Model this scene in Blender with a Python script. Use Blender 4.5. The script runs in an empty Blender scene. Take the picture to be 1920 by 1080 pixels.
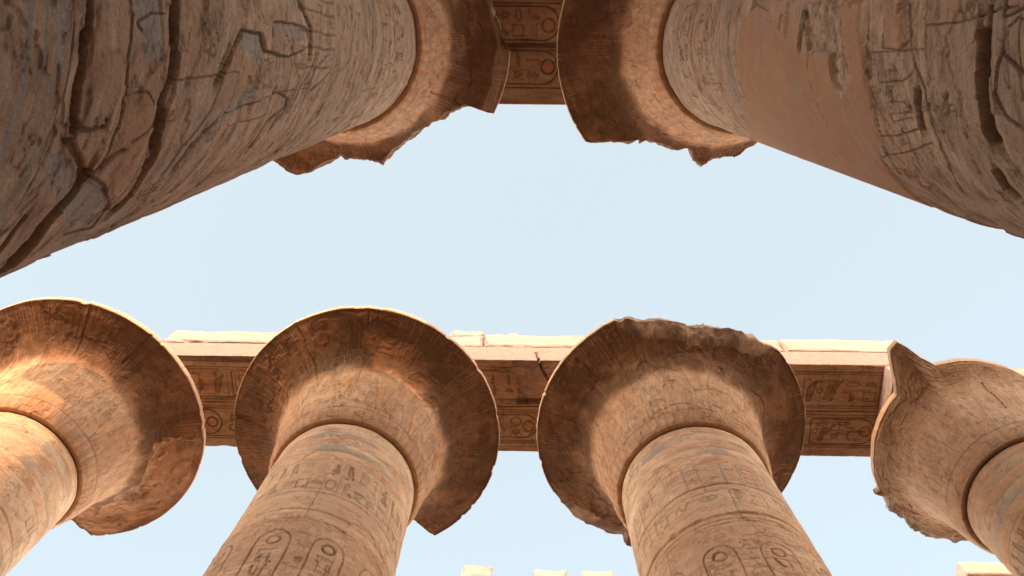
import bpy, math
import numpy as np
from math import radians as R_, pi

# ------------------------------------------------------------------ camera, sky, sun, exposure
S = bpy.context.scene
COL = S.collection
EYE = 1.6                       # camera height above the ground
S.unit_settings.system = 'METRIC'
cam = bpy.data.cameras.new('camera')
cam.sensor_width = 36.0
cam.lens = 36.0 * 1453.29 / 1920.0
cam.clip_start = 0.05
cam.clip_end = 3000
camo = bpy.data.objects.new('camera', cam)
COL.objects.link(camo)
from mathutils import Matrix, Vector
rt = Vector((0.99986493, -0.01080393, 0.01238517))
dn = Vector((0.01376524, 0.96222637, -0.27190242))
fw = Vector((-0.00897972, 0.27203618, 0.96224513))
M = Matrix.Identity(4)
for i in range(3):
    M[i][0] = rt[i]; M[i][1] = -dn[i]; M[i][2] = -fw[i]
M[2][3] = EYE
camo.matrix_world = M
S.camera = camo

SUN_AZ, SUN_EL = -108.0, 10.0   # where the sun stands (math azimuth from +x)
world = bpy.data.worlds.new('World'); S.world = world
world.use_nodes = True
wn = world.node_tree; wn.nodes.clear()
wo = wn.nodes.new('ShaderNodeOutputWorld'); bg = wn.nodes.new('ShaderNodeBackground')
sky = wn.nodes.new('ShaderNodeTexSky'); sky.sky_type = 'NISHITA'; sky.sun_disc = False
sky.sun_elevation = R_(SUN_EL)
sky.sun_rotation = R_(90.0 - SUN_AZ)
sky.air_density = 1.0; sky.dust_density = 4.0; sky.ozone_density = 1.0
mixs = wn.nodes.new('ShaderNodeMix'); mixs.data_type = 'RGBA'
mixs.inputs[0].default_value = 0.5
mixs.inputs[7].default_value = (3.8, 4.2, 4.05, 1)          # thin high haze that pales the blue
wn.links.new(sky.outputs[0], mixs.inputs[6])
wtc = wn.nodes.new('ShaderNodeTexCoord'); wsp = wn.nodes.new('ShaderNodeSeparateXYZ')   # haze brightens towards the horizon
wmr = wn.nodes.new('ShaderNodeMapRange'); wmr.interpolation_type = 'SMOOTHSTEP'
wmr.inputs[1].default_value = 0.62; wmr.inputs[2].default_value = 0.0
wmx = wn.nodes.new('ShaderNodeMix'); wmx.data_type = 'RGBA'
wmx.inputs[6].default_value = (2.85, 3.2, 3.2, 1); wmx.inputs[7].default_value = (42.0, 36.0, 29.0, 1)
wn.links.new(wtc.outputs['Generated'], wsp.inputs[0]); wn.links.new(wsp.outputs[2], wmr.inputs[0])
wn.links.new(wmr.outputs[0], wmx.inputs[0]); wn.links.new(wmx.outputs[2], mixs.inputs[7])
wn.links.new(mixs.outputs[2], bg.inputs['Color'])
bg.inputs['Strength'].default_value = 0.15
wn.links.new(bg.outputs[0], wo.inputs['Surface'])

sl = bpy.data.lights.new('sun', 'SUN'); sl.energy = 1.9; sl.angle = R_(0.6); sl.color = (1.0, 0.54, 0.26)
so = bpy.data.objects.new('sun', sl); COL.objects.link(so)
sd = Vector((math.cos(R_(SUN_AZ)) * math.cos(R_(SUN_EL)), math.sin(R_(SUN_AZ)) * math.cos(R_(SUN_EL)), math.sin(R_(SUN_EL))))
so.rotation_euler = sd.to_track_quat('Z', 'Y').to_euler()
so.location = (0, -20, 40)

S.view_settings.view_transform = 'Standard'; S.view_settings.look = 'None'
S.view_settings.exposure = 1.5; S.view_settings.gamma = 1.0
S.view_settings.use_curve_mapping = False
S.cycles.max_bounces = 8; S.cycles.diffuse_bounces = 6
S.cycles.use_adaptive_sampling = True; S.cycles.use_denoising = True

# ------------------------------------------------------------------ numpy helpers
def rng(s): return np.random.RandomState(s)
_tabs = {}
def vnoise(x, y, seed):
    if seed not in _tabs: _tabs[seed] = rng(seed).rand(256, 256).astype(np.float32)
    t = _tabs[seed]
    xi = np.floor(x).astype(np.int64); yi = np.floor(y).astype(np.int64)
    fx = x - xi; fy = y - yi
    fx = fx * fx * (3 - 2 * fx); fy = fy * fy * (3 - 2 * fy)
    a = t[yi & 255, xi & 255]; b = t[yi & 255, (xi + 1) & 255]
    c = t[(yi + 1) & 255, xi & 255]; d = t[(yi + 1) & 255, (xi + 1) & 255]
    return (a * (1 - fx) + b * fx) * (1 - fy) + (c * (1 - fx) + d * fx) * fy
def fbm(x, y, sc, octs, seed, gain=.5):
    s = 0; a = 1; n = 0
    for k in range(octs):
        s = s + a * (vnoise(x / sc + 17.3 * k, y / sc + 5.1 * k, seed + k) - .5); n += a
        a *= gain; sc /= 2.03
    return s / n * 2
def noise3(P, sc, seed):      # cheap position noise for boxes
    x, y, z = P[..., 0], P[..., 1], P[..., 2]
    return (fbm(x + z * .37, y - z * .61, sc, 3, seed) + fbm(z + 11 + x * .2, x * .7 + y, sc, 3, seed + 9) + fbm(y - 3.1, z + x * .4, sc, 3, seed + 5)) / 3
def sstep(a, b, x):
    t = np.clip((x - a) / (b - a), 0, 1); return t * t * (3 - 2 * t)

def tag(o, label=None, cat=None, group=None, kind=None):
    if label: o['label'] = label
    if cat: o['category'] = cat
    if group: o['group'] = group
    if kind: o['kind'] = kind
    return o
def empty(name, loc=(0, 0, 0)):
    o = bpy.data.objects.new(name, None); COL.objects.link(o); o.location = loc
    o.empty_display_size = .5; return o

def finish(name, V, F, mat, parent=None, colr=None, smooth=True):
    me = bpy.data.meshes.new(name)
    V = np.asarray(V, dtype=np.float32).reshape(-1, 3)
    F = np.asarray(F, dtype=np.int32)
    k = F.shape[1]
    me.vertices.add(len(V)); me.vertices.foreach_set('co', V.ravel())
    me.loops.add(F.size); me.loops.foreach_set('vertex_index', F.ravel())
    me.polygons.add(len(F))
    me.polygons.foreach_set('loop_start', np.arange(0, F.size, k, dtype=np.int32))
    me.polygons.foreach_set('loop_total', np.full(len(F), k, dtype=np.int32))
    me.polygons.foreach_set('use_smooth', np.full(len(F), smooth))
    me.update(calc_edges=True)
    if colr is not None:
        a = me.color_attributes.new('wear', 'FLOAT_COLOR', 'POINT')
        c = np.ascontiguousarray(colr, dtype=np.float32).reshape(-1, 4)
        a.data.foreach_set('color', c.ravel())
    me.materials.append(mat)
    o = bpy.data.objects.new(name, me); COL.objects.link(o)
    if parent: o.parent = parent
    return o
def gridfaces(n, m, closed=False, flip=False):
    i = np.arange(n - 1)[:, None]; j = np.arange(m if closed else m - 1)[None, :]
    j2 = (j + 1) % m
    f = np.stack([i * m + j, i * m + j2, (i + 1) * m + j2, (i + 1) * m + j], -1).reshape(-1, 4)
    return f[:, ::-1] if flip else f

# ------------------------------------------------------------------ relief canvas
class Canvas:
    """a carved surface: depth (metres into the stone) and wear masks over a grid of x, y in metres"""
    def __init__(s, xs, ys, seed, wob=.012):
        s.xs = xs; s.ys = ys
        X, Y = np.meshgrid(xs, ys)
        s.D = np.zeros(X.shape, np.float32)
        s.C = np.zeros(X.shape + (4,), np.float32)      # R plaster, painted lip light; G grey; B darkening; A red paint
        s.X = (X + fbm(X, Y, .35, 3, seed) * wob * 2).astype(np.float32)
        s.Y = (Y + fbm(X + 9, Y + 4, .35, 3, seed + 3) * wob * 2).astype(np.float32)
        s.X0 = X; s.Y0 = Y; s.seed = seed; s.wob = wob * 2 + .03
    def win(s, x0, x1, y0, y1, m):
        m += s.wob
        i0 = np.searchsorted(s.ys, y0 - m); i1 = np.searchsorted(s.ys, y1 + m)
        j0 = np.searchsorted(s.xs, x0 - m); j1 = np.searchsorted(s.xs, x1 + m)
        return slice(i0, i1), slice(j0, j1)
    def line(s, pts, w, d, soot=.5, soft=None, chan=None, slope=0.):
        soft = soft or max(.006, w * .2)
        pts = np.asarray(pts, float)
        W = s.win(pts[:, 0].min(), pts[:, 0].max(), pts[:, 1].min(), pts[:, 1].max(), w + soft + slope * 2)
        X = s.X[W]; Y = s.Y[W]; sg = np.zeros(X.shape, np.float32)
        if X.size == 0: return
        dist = np.full(X.shape, 9., np.float32)
        for (ax, ay), (bx, by) in zip(pts[:-1], pts[1:]):
            vx, vy = bx - ax, by - ay; L = vx * vx + vy * vy + 1e-12
            t = np.clip(((X - ax) * vx + (Y - ay) * vy) / L, 0, 1)
            q = np.hypot(X - ax - t * vx, Y - ay - t * vy)
            if slope: sg = np.where(q < dist, np.sign(vx * (Y - ay) - vy * (X - ax)) * (-1 if vx > -.25 * abs(vy) else 1), sg)
            dist = np.minimum(dist, q)
        if slope:
            s.D[W] += np.where(sg > 0, d * .42 * np.exp(-(dist / slope) ** 1.5), -d * .12 * np.exp(-(dist / slope) ** 2))
        m = 1 - sstep(w / 2 - soft / 2, w / 2 + soft / 2, dist)
        if d > 0: s.D[W] = np.maximum(s.D[W], m * d)
        else: s.D[W] = np.minimum(s.D[W], m * d)
        if soot: s.C[W][..., 2] = np.maximum(s.C[W][..., 2], m * soot)  # carved lines also get a darker colour
        if chan is not None: s.C[W][..., chan] = np.maximum(s.C[W][..., chan], m)
    def curve(s, pts, w, d, soot=.5, soft=None, closed=False, n=6):   # Catmull-Rom
        p = [tuple(q) for q in pts]
        if len(p) < 3 and not closed: return s.line(p, w, d, soot, soft)
        q = ([p[-1]] + p + p[:2]) if closed else ([p[0]] + p + [p[-1]])
        out = []
        for i in range(1, len(q) - 2):
            a, b, c, e = (np.array(q[i + k - 1]) for k in range(4))
            for t in np.arange(n) / n:
                out.append(.5 * (2 * b + (c - a) * t + (2 * a - 5 * b + 4 * c - e) * t * t + (3 * b - a - 3 * c + e) * t ** 3))
        out.append(np.array(q[-2]))
        s.line(out, w, d, soot, soft)
    def polymask(s, pts, soft=.015, rough=.02):
        pts = np.asarray(pts, float)
        W = s.win(pts[:, 0].min(), pts[:, 0].max(), pts[:, 1].min(), pts[:, 1].max(), soft + rough)
        X = s.X[W] + fbm(s.X[W], s.Y[W], .18, 3, s.seed + 31) * rough
        Y = s.Y[W] + fbm(s.X[W] + 3, s.Y[W], .18, 3, s.seed + 37) * rough
        ins = np.zeros(X.shape, bool); dist = np.full(X.shape, 9., np.float32)
        n = len(pts)
        for i in range(n):
            ax, ay = pts[i]; bx, by = pts[(i + 1) % n]
            c = ((ay > Y) != (by > Y))
            with np.errstate(divide='ignore', invalid='ignore'):
                c &= X < (bx - ax) * (Y - ay) / (by - ay + 1e-12) + ax
            ins ^= c
            vx, vy = bx - ax, by - ay; L = vx * vx + vy * vy + 1e-12
            t = np.clip(((X - ax) * vx + (Y - ay) * vy) / L, 0, 1)
            dist = np.minimum(dist, np.hypot(X - ax - t * vx, Y - ay - t * vy))
        sd_ = np.where(ins, dist, -dist)
        return W, sstep(-soft / 2, soft / 2, sd_)
    def patch(s, pts, d=0., chan=None, val=1., soft=.015, rough=.02, flat=False):
        W, m = s.polymask(pts, soft, rough)
        if flat: s.D[W] = s.D[W] * (1 - m) + d * m
        else: s.D[W] += m * d
        if chan is not None:
            s.C[W][..., chan] = np.maximum(s.C[W][..., chan], m * val)
            if flat: s.C[W][..., 2] *= (1 - m)
    def ring(s, cx, cy, r, w, d, soot=.5, disc=0.):
        W = s.win(cx - r, cx + r, cy - r, cy + r, w)
        q = np.hypot(s.X[W] - cx, s.Y[W] - cy)
        m = 1 - sstep(w * .3, w * .8, np.abs(q - r))
        s.D[W] = np.maximum(s.D[W], m * d); s.C[W][..., 2] = np.maximum(s.C[W][..., 2], m * soot)
        if disc: s.C[W][..., 3] = np.maximum(s.C[W][..., 3], (q < r) * disc)
    def glyph(s, name, cx, cy, w, h, d, rot=0, flip=False, soot=.55, paint=None, pv=.8):
        G = glyph_map(name); n = G.shape[0]
        if rot % 2: ww, hh = h, w
        else: ww, hh = w, h
        W = s.win(cx - ww / 2, cx + ww / 2, cy - hh / 2, cy + hh / 2, 0)
        dx = s.X[W] - cx; dy = s.Y[W] - cy
        if dx.size == 0: return
        for _ in range(rot % 4): dx, dy = dy, -dx
        u = dx / w + .5; v = dy / h + .5
        if flip: u = 1 - u
        ok = (u > 0) & (u < 1) & (v > 0) & (v < 1)
        fu = np.clip(u, 0, .9999) * (n - 1); fv = np.clip(v, 0, .9999) * (n - 1)
        iu = fu.astype(int); iv = fv.astype(int); fu = fu - iu; fv = fv - iv
        g = (G[iv, iu] * (1 - fu) + G[iv, iu + 1] * fu) * (1 - fv) + (G[iv + 1, iu] * (1 - fu) + G[iv + 1, iu + 1] * fu) * fv
        g = g * ok
        s.D[W] = np.maximum(s.D[W], g * d)
        s.C[W][..., 2] = np.maximum(s.C[W][..., 2], g * soot)
        if paint is not None: s.C[W][..., paint] = np.maximum(s.C[W][..., paint], (g > .2) * pv)

# signs in a unit cell: l = stroke (points, width), o = ring (cx, cy, r, width), f = filled shape
def arc(cx, cy, r, a0, a1, n=10):
    return [(cx + r * math.cos(R_(a0 + (a1 - a0) * i / n)), cy + r * math.sin(R_(a0 + (a1 - a0) * i / n))) for i in range(n + 1)]
GL = {
 'sun': [('o', .5, .5, .34, .10)],
 'water': [('l', [(.05, .5), (.15, .62), (.25, .4), (.35, .62), (.45, .4), (.55, .62), (.65, .4), (.75, .62), (.85, .4), (.95, .55)], .09)],
 'reed': [('f', [(.42, .95), (.68, .8), (.72, .5), (.6, .3), (.42, .3)]), ('l', [(.4, .95), (.42, .05)], .07)],
 'loaf': [('f', arc(.5, .3, .36, 0, 180)), ],
 'mouth': [('l', [(.05, .5), (.3, .7), (.7, .7), (.95, .5), (.7, .32), (.3, .32), (.05, .5)], .08)],
 'eye': [('l', [(.05, .5), (.35, .68), (.7, .66), (.95, .5), (.6, .36), (.25, .38), (.05, .5)], .07), ('o', .5, .52, .08, .12)],
 'ankh': [('l', [(.5, .05), (.5, .5)], .12), ('l', [(.2, .5), (.8, .5)], .12), ('l', [(.5, .5), (.32, .72), (.38, .92), (.5, .97), (.62, .92), (.68, .72), (.5, .5)], .09)],
 'bird': [('f', [(.12, .78), (.2, .9), (.34, .93), (.44, .84), (.46, .7), (.6, .6), (.8, .4), (.97, .18), (.86, .16), (.66, .3), (.46, .32), (.32, .42), (.26, .6), (.24, .74)]), ('l', [(.42, .34), (.42, .06), (.28, .05)], .06), ('l', [(.56, .34), (.58, .06), (.44, .05)], .06)],
 'owl': [('f', [(.2, .95), (.5, .97), (.55, .78), (.66, .6), (.76, .3), (.86, .1), (.72, .12), (.5, .26), (.32, .3), (.22, .5), (.24, .74)]), ('l', [(.4, .3), (.38, .05), (.22, .05)], .07)],
 'snake': [('l', [(.05, .35), (.2, .6), (.34, .62), (.44, .42), (.58, .36), (.72, .45), (.8, .62), (.93, .66)], .11)],
 'cobra': [('f', [(.2, .95), (.42, .95), (.56, .7), (.5, .45), (.38, .3), (.3, .45), (.24, .7)]), ('l', [(.4, .35), (.6, .12), (.8, .2), (.95, .08)], .09)],
 'house': [('l', [(.35, .2), (.1, .2), (.1, .8), (.9, .8), (.9, .2), (.65, .2)], .09)],
 'stool': [('l', [(.12, .12), (.12, .88), (.88, .88), (.88, .12), (.12, .12)], .09)],
 'man': [('f', [(.3, .84), (.42, .97), (.56, .92), (.56, .78), (.66, .6), (.62, .36), (.88, .28), (.9, .1), (.2, .1), (.2, .3), (.36, .4), (.32, .6)]), ('l', [(.36, .62), (.14, .56), (.1, .74)], .07)],
 'staff': [('l', [(.5, .04), (.5, .86), (.34, .96), (.24, .86)], .09), ('l', [(.4, .04), (.6, .04)], .08)],
 'basket': [('f', [(.06, .66), (.94, .66), (.8, .36), (.5, .26), (.2, .36)])],
 'comb': [('l', [(.08, .72), (.92, .72)], .1)] + [('l', [(.14 + .18 * i, .72), (.14 + .18 * i, .36)], .06) for i in range(5)],
 'bars': [('l', [(.2 + .2 * i, .15), (.2 + .2 * i, .85)], .07) for i in range(4)],
 'scarab': [('f', arc(.5, .45, .26, 0, 360, 16)), ('l', [(.3, .6), (.12, .8), (.2, .95)], .06), ('l', [(.7, .6), (.88, .8), (.8, .95)], .06), ('l', [(.3, .35), (.12, .15)], .06), ('l', [(.7, .35), (.88, .15)], .06), ('f', arc(.5, .78, .12, 0, 360, 10))],
 'feather': [('l', [(.4, .04), (.4, .75), (.5, .95), (.66, .9), (.68, .75)], .09), ('l', [(.4, .7), (.56, .6), (.56, .2)], .05)],
 'arm': [('l', [(.05, .6), (.3, .4), (.7, .4), (.95, .52)], .11), ('l', [(.3, .4), (.3, .7)], .08)],
 'dots': [('o', .25, .4, .06, .12), ('o', .5, .4, .06, .12), ('o', .75, .4, .06, .12)],
}
_gm = {}
def glyph_map(name, n=56):
    if name in _gm: return _gm[name]
    X, Y = np.meshgrid(np.linspace(0, 1, n), np.linspace(0, 1, n))
    out = np.full(X.shape, -9.)
    for it in GL[name]:
        if it[0] == 'o':
            sdv = it[4] / 2 - np.abs(np.hypot(X - it[1], Y - it[2]) - it[3])
        else:
            P = it[1]; segs = list(zip(P[:-1], P[1:])) + ([(P[-1], P[0])] if it[0] == 'f' else [])
            dist = np.full(X.shape, 9.); ins = np.zeros(X.shape, bool)
            for (ax, ay), (bx, by) in segs:
                vx, vy = bx - ax, by - ay; L = vx * vx + vy * vy + 1e-12
                t = np.clip(((X - ax) * vx + (Y - ay) * vy) / L, 0, 1)
                dist = np.minimum(dist, np.hypot(X - ax - t * vx, Y - ay - t * vy))
                if it[0] == 'f': ins ^= ((ay > Y) != (by > Y)) & (X < (bx - ax) * (Y - ay) / (by - ay + 1e-12) + ax)
            if it[0] == 'l': sdv = it[2] / 2 - dist
            else:            # sunk shape: deep rim, rounded body inside
                sdv = np.where(ins, dist, -dist)
                rim = sstep(-.02, .03, sdv) * (1 - .5 * sstep(.04, .12, sdv))
                out = np.maximum(out, rim * .2 - .1); continue
        out = np.maximum(out, np.clip(sdv * 2.2, -.1, .1))
    g = (out + .1) / .2
    b = (X > .02) & (X < .98) & (Y > .02) & (Y < .98)
    _gm[name] = (g * b).astype(np.float32)
    return _gm[name]
SIGNS = ['sun', 'water', 'reed', 'loaf', 'mouth', 'eye', 'ankh', 'bird', 'owl', 'snake', 'cobra', 'house', 'stool', 'man', 'staff', 'basket', 'comb', 'bars', 'scarab', 'feather', 'arm', 'dots']
FLATS = ['water', 'mouth', 'snake', 'basket', 'loaf', 'house', 'comb', 'arm', 'eye', 'dots']
TALLS = ['reed', 'staff', 'feather', 'ankh', 'bird', 'owl', 'cobra', 'man', 'scarab']

def cartouche(c, cx, y0, y1, w, d, r, double=True, paint=True):
    """upright oval ring with signs, on a base bar"""
    h = y1 - y0; rr = w / 2
    P = [(cx - rr, y0 + .06 * h), (cx - rr, y1 - rr)] + [(cx + rr * math.cos(a), y1 - rr + rr * math.sin(a)) for a in np.linspace(pi, 0, 10)] + [(cx + rr, y0 + .06 * h), (cx - rr, y0 + .06 * h)]
    c.line(P, .024, d, .55)
    c.line([(cx - rr * 1.15, y0), (cx + rr * 1.15, y0)], .026, d, .35)
    cell = w * .56; y = y1 - rr * .95; k = 0
    while y - cell * .5 > y0 + .05 * h:
        if k == 0: c.glyph('sun', cx, y, cell, cell, d * 1.5, paint=3 if paint else None, pv=.3, soot=.85)
        elif r.rand() < .5:
            c.glyph(FLATS[r.randint(len(FLATS))], cx, y + cell * .12, cell, cell * .55, d)
            y += cell * .4
        else:
            for sgn in (-1, 1):
                c.glyph(TALLS[r.randint(len(TALLS))], cx + sgn * cell * .26, y, cell * .5, cell, d)
        y -= cell * 1.02; k += 1

def shaft_common(c, z, top, r, x0, x1, bands=True):
    """neck bands, drum joints, erosion and faded paint of a shaft; z is the absolute height grid"""
    X, Z = c.X0, c.Y0
    if bands:
        s = (top - c.Y) / .30
        k = np.floor(s); f = s - k
        m = (s > 0) & (s < 5)
        c.D += np.where(m, .028 * (1 - np.sqrt(np.clip(1 - (2 * f - 1) ** 2, 0, 1))), 0)
        fade = np.clip(.5 + fbm(X, Z * 3, .6, 4, c.seed + 50) * 1.5, 0, 1)
        c.C[..., 1] = np.maximum(c.C[..., 1], np.where(m & ((k % 2) == 1), 1.0 * fade, 0))
        c.C[..., 3] = np.maximum(c.C[..., 3], np.where(m & ((k % 2) == 0), .70 * fade, 0))

def drums(c, h, z0, tops, r, depth=.02):
    Z = c.Y; X = c.X; W = 5.0
    zs = []; z = tops
    while z > z0: z -= h * r.uniform(.85, 1.15); zs.append(z)
    hi = tops
    for k, z in enumerate(zs):
        off = r.uniform(-2.3, 2.3); t1 = r.uniform(0, .22); t2 = r.uniform(0, .25); g_ = r.uniform(0, .3)
        row = (Z <= hi) & (Z > z)
        for q, (t, gg) in enumerate(((t1, g_), (t2, g_ * .4))):
            side = row & ((((X - off) // 2.35) % 2) == q)
            c.C[..., 3] = np.where(side, np.maximum(c.C[..., 3], t), c.C[..., 3])
            c.C[..., 1] = np.where(side, np.maximum(c.C[..., 1], gg), c.C[..., 1])
            c.D += side * r.uniform(0, .008)
        for q in range(5):       # chipped arrises along the bed joint
            xx = r.uniform(-2.4, 2.4); w = r.uniform(.06, .3)
            c.patch([(xx, z + r.uniform(.02, .06)), (xx + w * .5, z + r.uniform(.03, .09)), (xx + w, z + .02), (xx + w * .9, z - r.uniform(.02, .06)), (xx + w * .3, z - r.uniform(.02, .07))], r.uniform(.015, .03), 2, .25, soft=.008)
        for xx in (off - 2.35, off, off + 2.35): c.line([(xx, z), (xx + r.uniform(-.04, .04), hi)], .014, depth, .6)
        c.line([(-W, z), (W, z)], .014, depth, .55)
        hi = z

def weather(c, amp=1.0):
    X, Y = c.X0, c.Y0; sd_ = c.seed
    n = fbm(X, Y, .9, 4, sd_ + 60)
    c.D += (n * .012 + fbm(X, Y * 1.6, .16, 4, sd_ + 66) * .006) * amp
    # flaked-off skin, in two crisp layers
    for q, (sc, th, dp) in enumerate(((.55, .16, .014), (.22, .26, .010), (1.3, .22, .018))):
        fl = fbm(X + 40 * q, Y * 1.2, sc, 5, sd_ + 72 + q, .58)
        m = sstep(th, th + .02, fl) * (1 - c.C[..., 0])
        c.D = c.D * (1 - .5 * m) + m * (dp * amp + .004 * fbm(X, Y, .05, 3, sd_ + 79))
        c.C[..., 3] *= 1 - .5 * m; c.C[..., 1] *= 1 - .4 * m
        e = np.exp(-((fl - th - .01) / .018) ** 2) * (1 - c.C[..., 0])
        c.C[..., 2] = np.clip(c.C[..., 2] + .32 * e, 0, 1)
    pits = vnoise(X / .045, Y / .045, sd_ + 80); pm = sstep(.93, .99, pits) * sstep(.0, .3, n)
    c.D += pm * .018 * amp * (1 - c.C[..., 0])
    c.C[..., 2] = np.clip(c.C[..., 2] + pm * .5, 0, 1)

# ------------------------------------------------------------------ materials
def stone(name, light, mid, dark, grey, red, plaster, bump=1.0, streak=(1, 1, 1), rough=.92, wear=True, vari=.5):
    m = bpy.data.materials.new(name); m.use_nodes = True
    nt = m.node_tree; N = nt.nodes; L = nt.links
    b = N['Principled BSDF']; b.inputs['Roughness'].default_value = rough
    b.inputs['Specular IOR Level'].default_value = .12
    tc = N.new('ShaderNodeTexCoord'); mp = N.new('ShaderNodeMapping'); L.new(tc.outputs['Object'], mp.inputs[0])
    mp.inputs['Scale'].default_value = streak
    def noise(sc, det, ro=.55, src=mp, dist=0.):
        n = N.new('ShaderNodeTexNoise'); n.inputs['Scale'].default_value = sc; n.inputs['Detail'].default_value = det
        n.inputs['Roughness'].default_value = ro; n.inputs['Distortion'].default_value = dist
        L.new(src.outputs[0], n.inputs['Vector']); return n
    def mr(src, a, b_, lo=0., hi=1.):
        r = N.new('ShaderNodeMapRange'); r.interpolation_type = 'SMOOTHSTEP'
        for i, v in enumerate((a, b_, lo, hi)): r.inputs[i + 1].default_value = v
        L.new(src, r.inputs[0]); return r.outputs[0]
    def mix(f, a, b_, mode='MIX'):
        x = N.new('ShaderNodeMix'); x.data_type = 'RGBA'; x.blend_type = mode
        if isinstance(f, float): x.inputs[0].default_value = f
        else: L.new(f, x.inputs[0])
        for i, v in ((6, a), (7, b_)):
            if isinstance(v, tuple): x.inputs[i].default_value = v + (1,)
            else: L.new(v, x.inputs[i])
        return x.outputs[2]
    def mul(a, b_):
        x = N.new('ShaderNodeMath'); x.operation = 'MULTIPLY'
        for i, v in ((0, a), (1, b_)):
            if isinstance(v, float): x.inputs[i].default_value = v
            else: L.new(v, x.inputs[i])
        return x.outputs[0]
    iso = N.new('ShaderNodeMapping'); L.new(tc.outputs['Object'], iso.inputs[0])
    n1 = noise(.9, 9, .6, dist=.6); n2 = noise(5.5, 10, .68, src=iso, dist=.2); n3 = noise(38, 6, .75, src=iso)
    n4 = noise(2.6, 10, .62, dist=.3)                    # bedding of the stone
    n7 = noise(.45, 5, .5, src=iso)                      # buff, pink and grey stones
    c = mix(mr(n1.outputs[0], .36, .62), mid, light)
    c = mix(mul(mr(n7.outputs[0], .42, .62), .45), c, tuple(min(1., v * k) for v, k in zip(mid, (1.02, .86, .80))))
    c = mix(mul(mr(n2.outputs[0], .44, .80), vari), c, dark)
    c = mix(mul(mr(n4.outputs[0], .54, .66), vari * .55), c, dark)
    c = mix(mul(mr(n4.outputs[0], .47, .36), .45), c, tuple(min(1., v * 1.22) for v in light))
    c = mix(mul(mr(n3.outputs[0], .5, .75), .28), c, dark)
    n5 = noise(2.1, 8, .62, dist=1.2)
    c = mix(mul(mr(n5.outputs[0], .55, .68), .26), c, red)
    n6 = noise(1.4, 8, .65, dist=.9)
    c = mix(mul(mr(n6.outputs[0], .55, .70), .38), c, grey)
    if wear:
        at = N.new('ShaderNodeAttribute'); at.attribute_name = 'wear'
        sp = N.new('ShaderNodeSeparateColor'); L.new(at.outputs['Color'], sp.inputs[0])
        c = mix(mul(sp.outputs[0], .92), c, mix(mr(n2.outputs[0], .3, .7), plaster, tuple(v * .86 for v in plaster)))
        c = mix(mul(sp.outputs[1], .75), c, mix(mr(n3.outputs[0], .35, .7), grey, tuple(v * .7 for v in grey)))
        c = mix(mul(at.outputs['Alpha'], .65), c, red)
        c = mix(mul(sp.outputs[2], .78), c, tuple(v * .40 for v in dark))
    L.new(c, b.inputs['Base Color'])
    nb = noise(60, 7, .7, iso); vb = N.new('ShaderNodeTexVoronoi'); vb.inputs['Scale'].default_value = 34
    L.new(iso.outputs[0], vb.inputs['Vector'])
    bp = N.new('ShaderNodeBump'); bp.inputs['Strength'].default_value = .55 * bump; bp.inputs['Distance'].default_value = .02
    bp2 = N.new('ShaderNodeBump'); bp2.inputs['Strength'].default_value = .7 * bump; bp2.inputs['Distance'].default_value = .05
    bp3 = N.new('ShaderNodeBump'); bp3.inputs['Strength'].default_value = .25 * bump; bp3.inputs['Distance'].default_value = .02
    L.new(n2.outputs[0], bp2.inputs['Height']); L.new(nb.outputs[0], bp.inputs['Height']); L.new(bp2.outputs[0], bp.inputs['Normal'])
    L.new(vb.outputs[0], bp3.inputs['Height']); L.new(bp.outputs[0], bp3.inputs['Normal'])
    L.new(bp3.outputs[0], b.inputs['Normal'])
    return m
GREY = (.40, .375, .33); RED = (.46, .17, .075)
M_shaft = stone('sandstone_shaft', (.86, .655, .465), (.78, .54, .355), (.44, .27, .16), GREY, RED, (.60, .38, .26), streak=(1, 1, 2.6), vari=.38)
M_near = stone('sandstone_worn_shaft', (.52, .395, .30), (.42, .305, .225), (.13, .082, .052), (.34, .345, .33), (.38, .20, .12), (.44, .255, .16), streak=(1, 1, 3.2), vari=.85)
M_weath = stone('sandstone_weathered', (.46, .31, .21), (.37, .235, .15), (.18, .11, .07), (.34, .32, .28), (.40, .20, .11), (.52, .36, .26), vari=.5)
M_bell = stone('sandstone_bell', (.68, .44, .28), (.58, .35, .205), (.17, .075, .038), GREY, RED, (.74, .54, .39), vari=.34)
M_arch = stone('sandstone_beam', (.44, .29, .185), (.33, .205, .125), (.13, .075, .042), GREY, RED, (.5, .32, .2), streak=(.6, 2.2, 1.5), vari=.6)
M_pale = stone('sandstone_pale', (.40, .33, .32), (.36, .29, .275), (.24, .18, .165), (.5, .45, .38), (.55, .33, .2), (.6, .45, .3), wear=False, vari=.3, streak=(.5, 2, 3))
M_pale2 = stone('sandstone_beam_front', (.46, .31, .2), (.36, .23, .145), (.14, .08, .045), GREY, RED, (.30, .25, .24), streak=(.6, 2.2, 1.5), vari=.6)
M_sandw = M_pale
M_sand = stone('sand_ground', (.56, .40, .27), (.50, .34, .22), (.38, .25, .16), (.45, .38, .3), (.48, .3, .19), (.5, .4, .3), wear=False, vari=.4)

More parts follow.
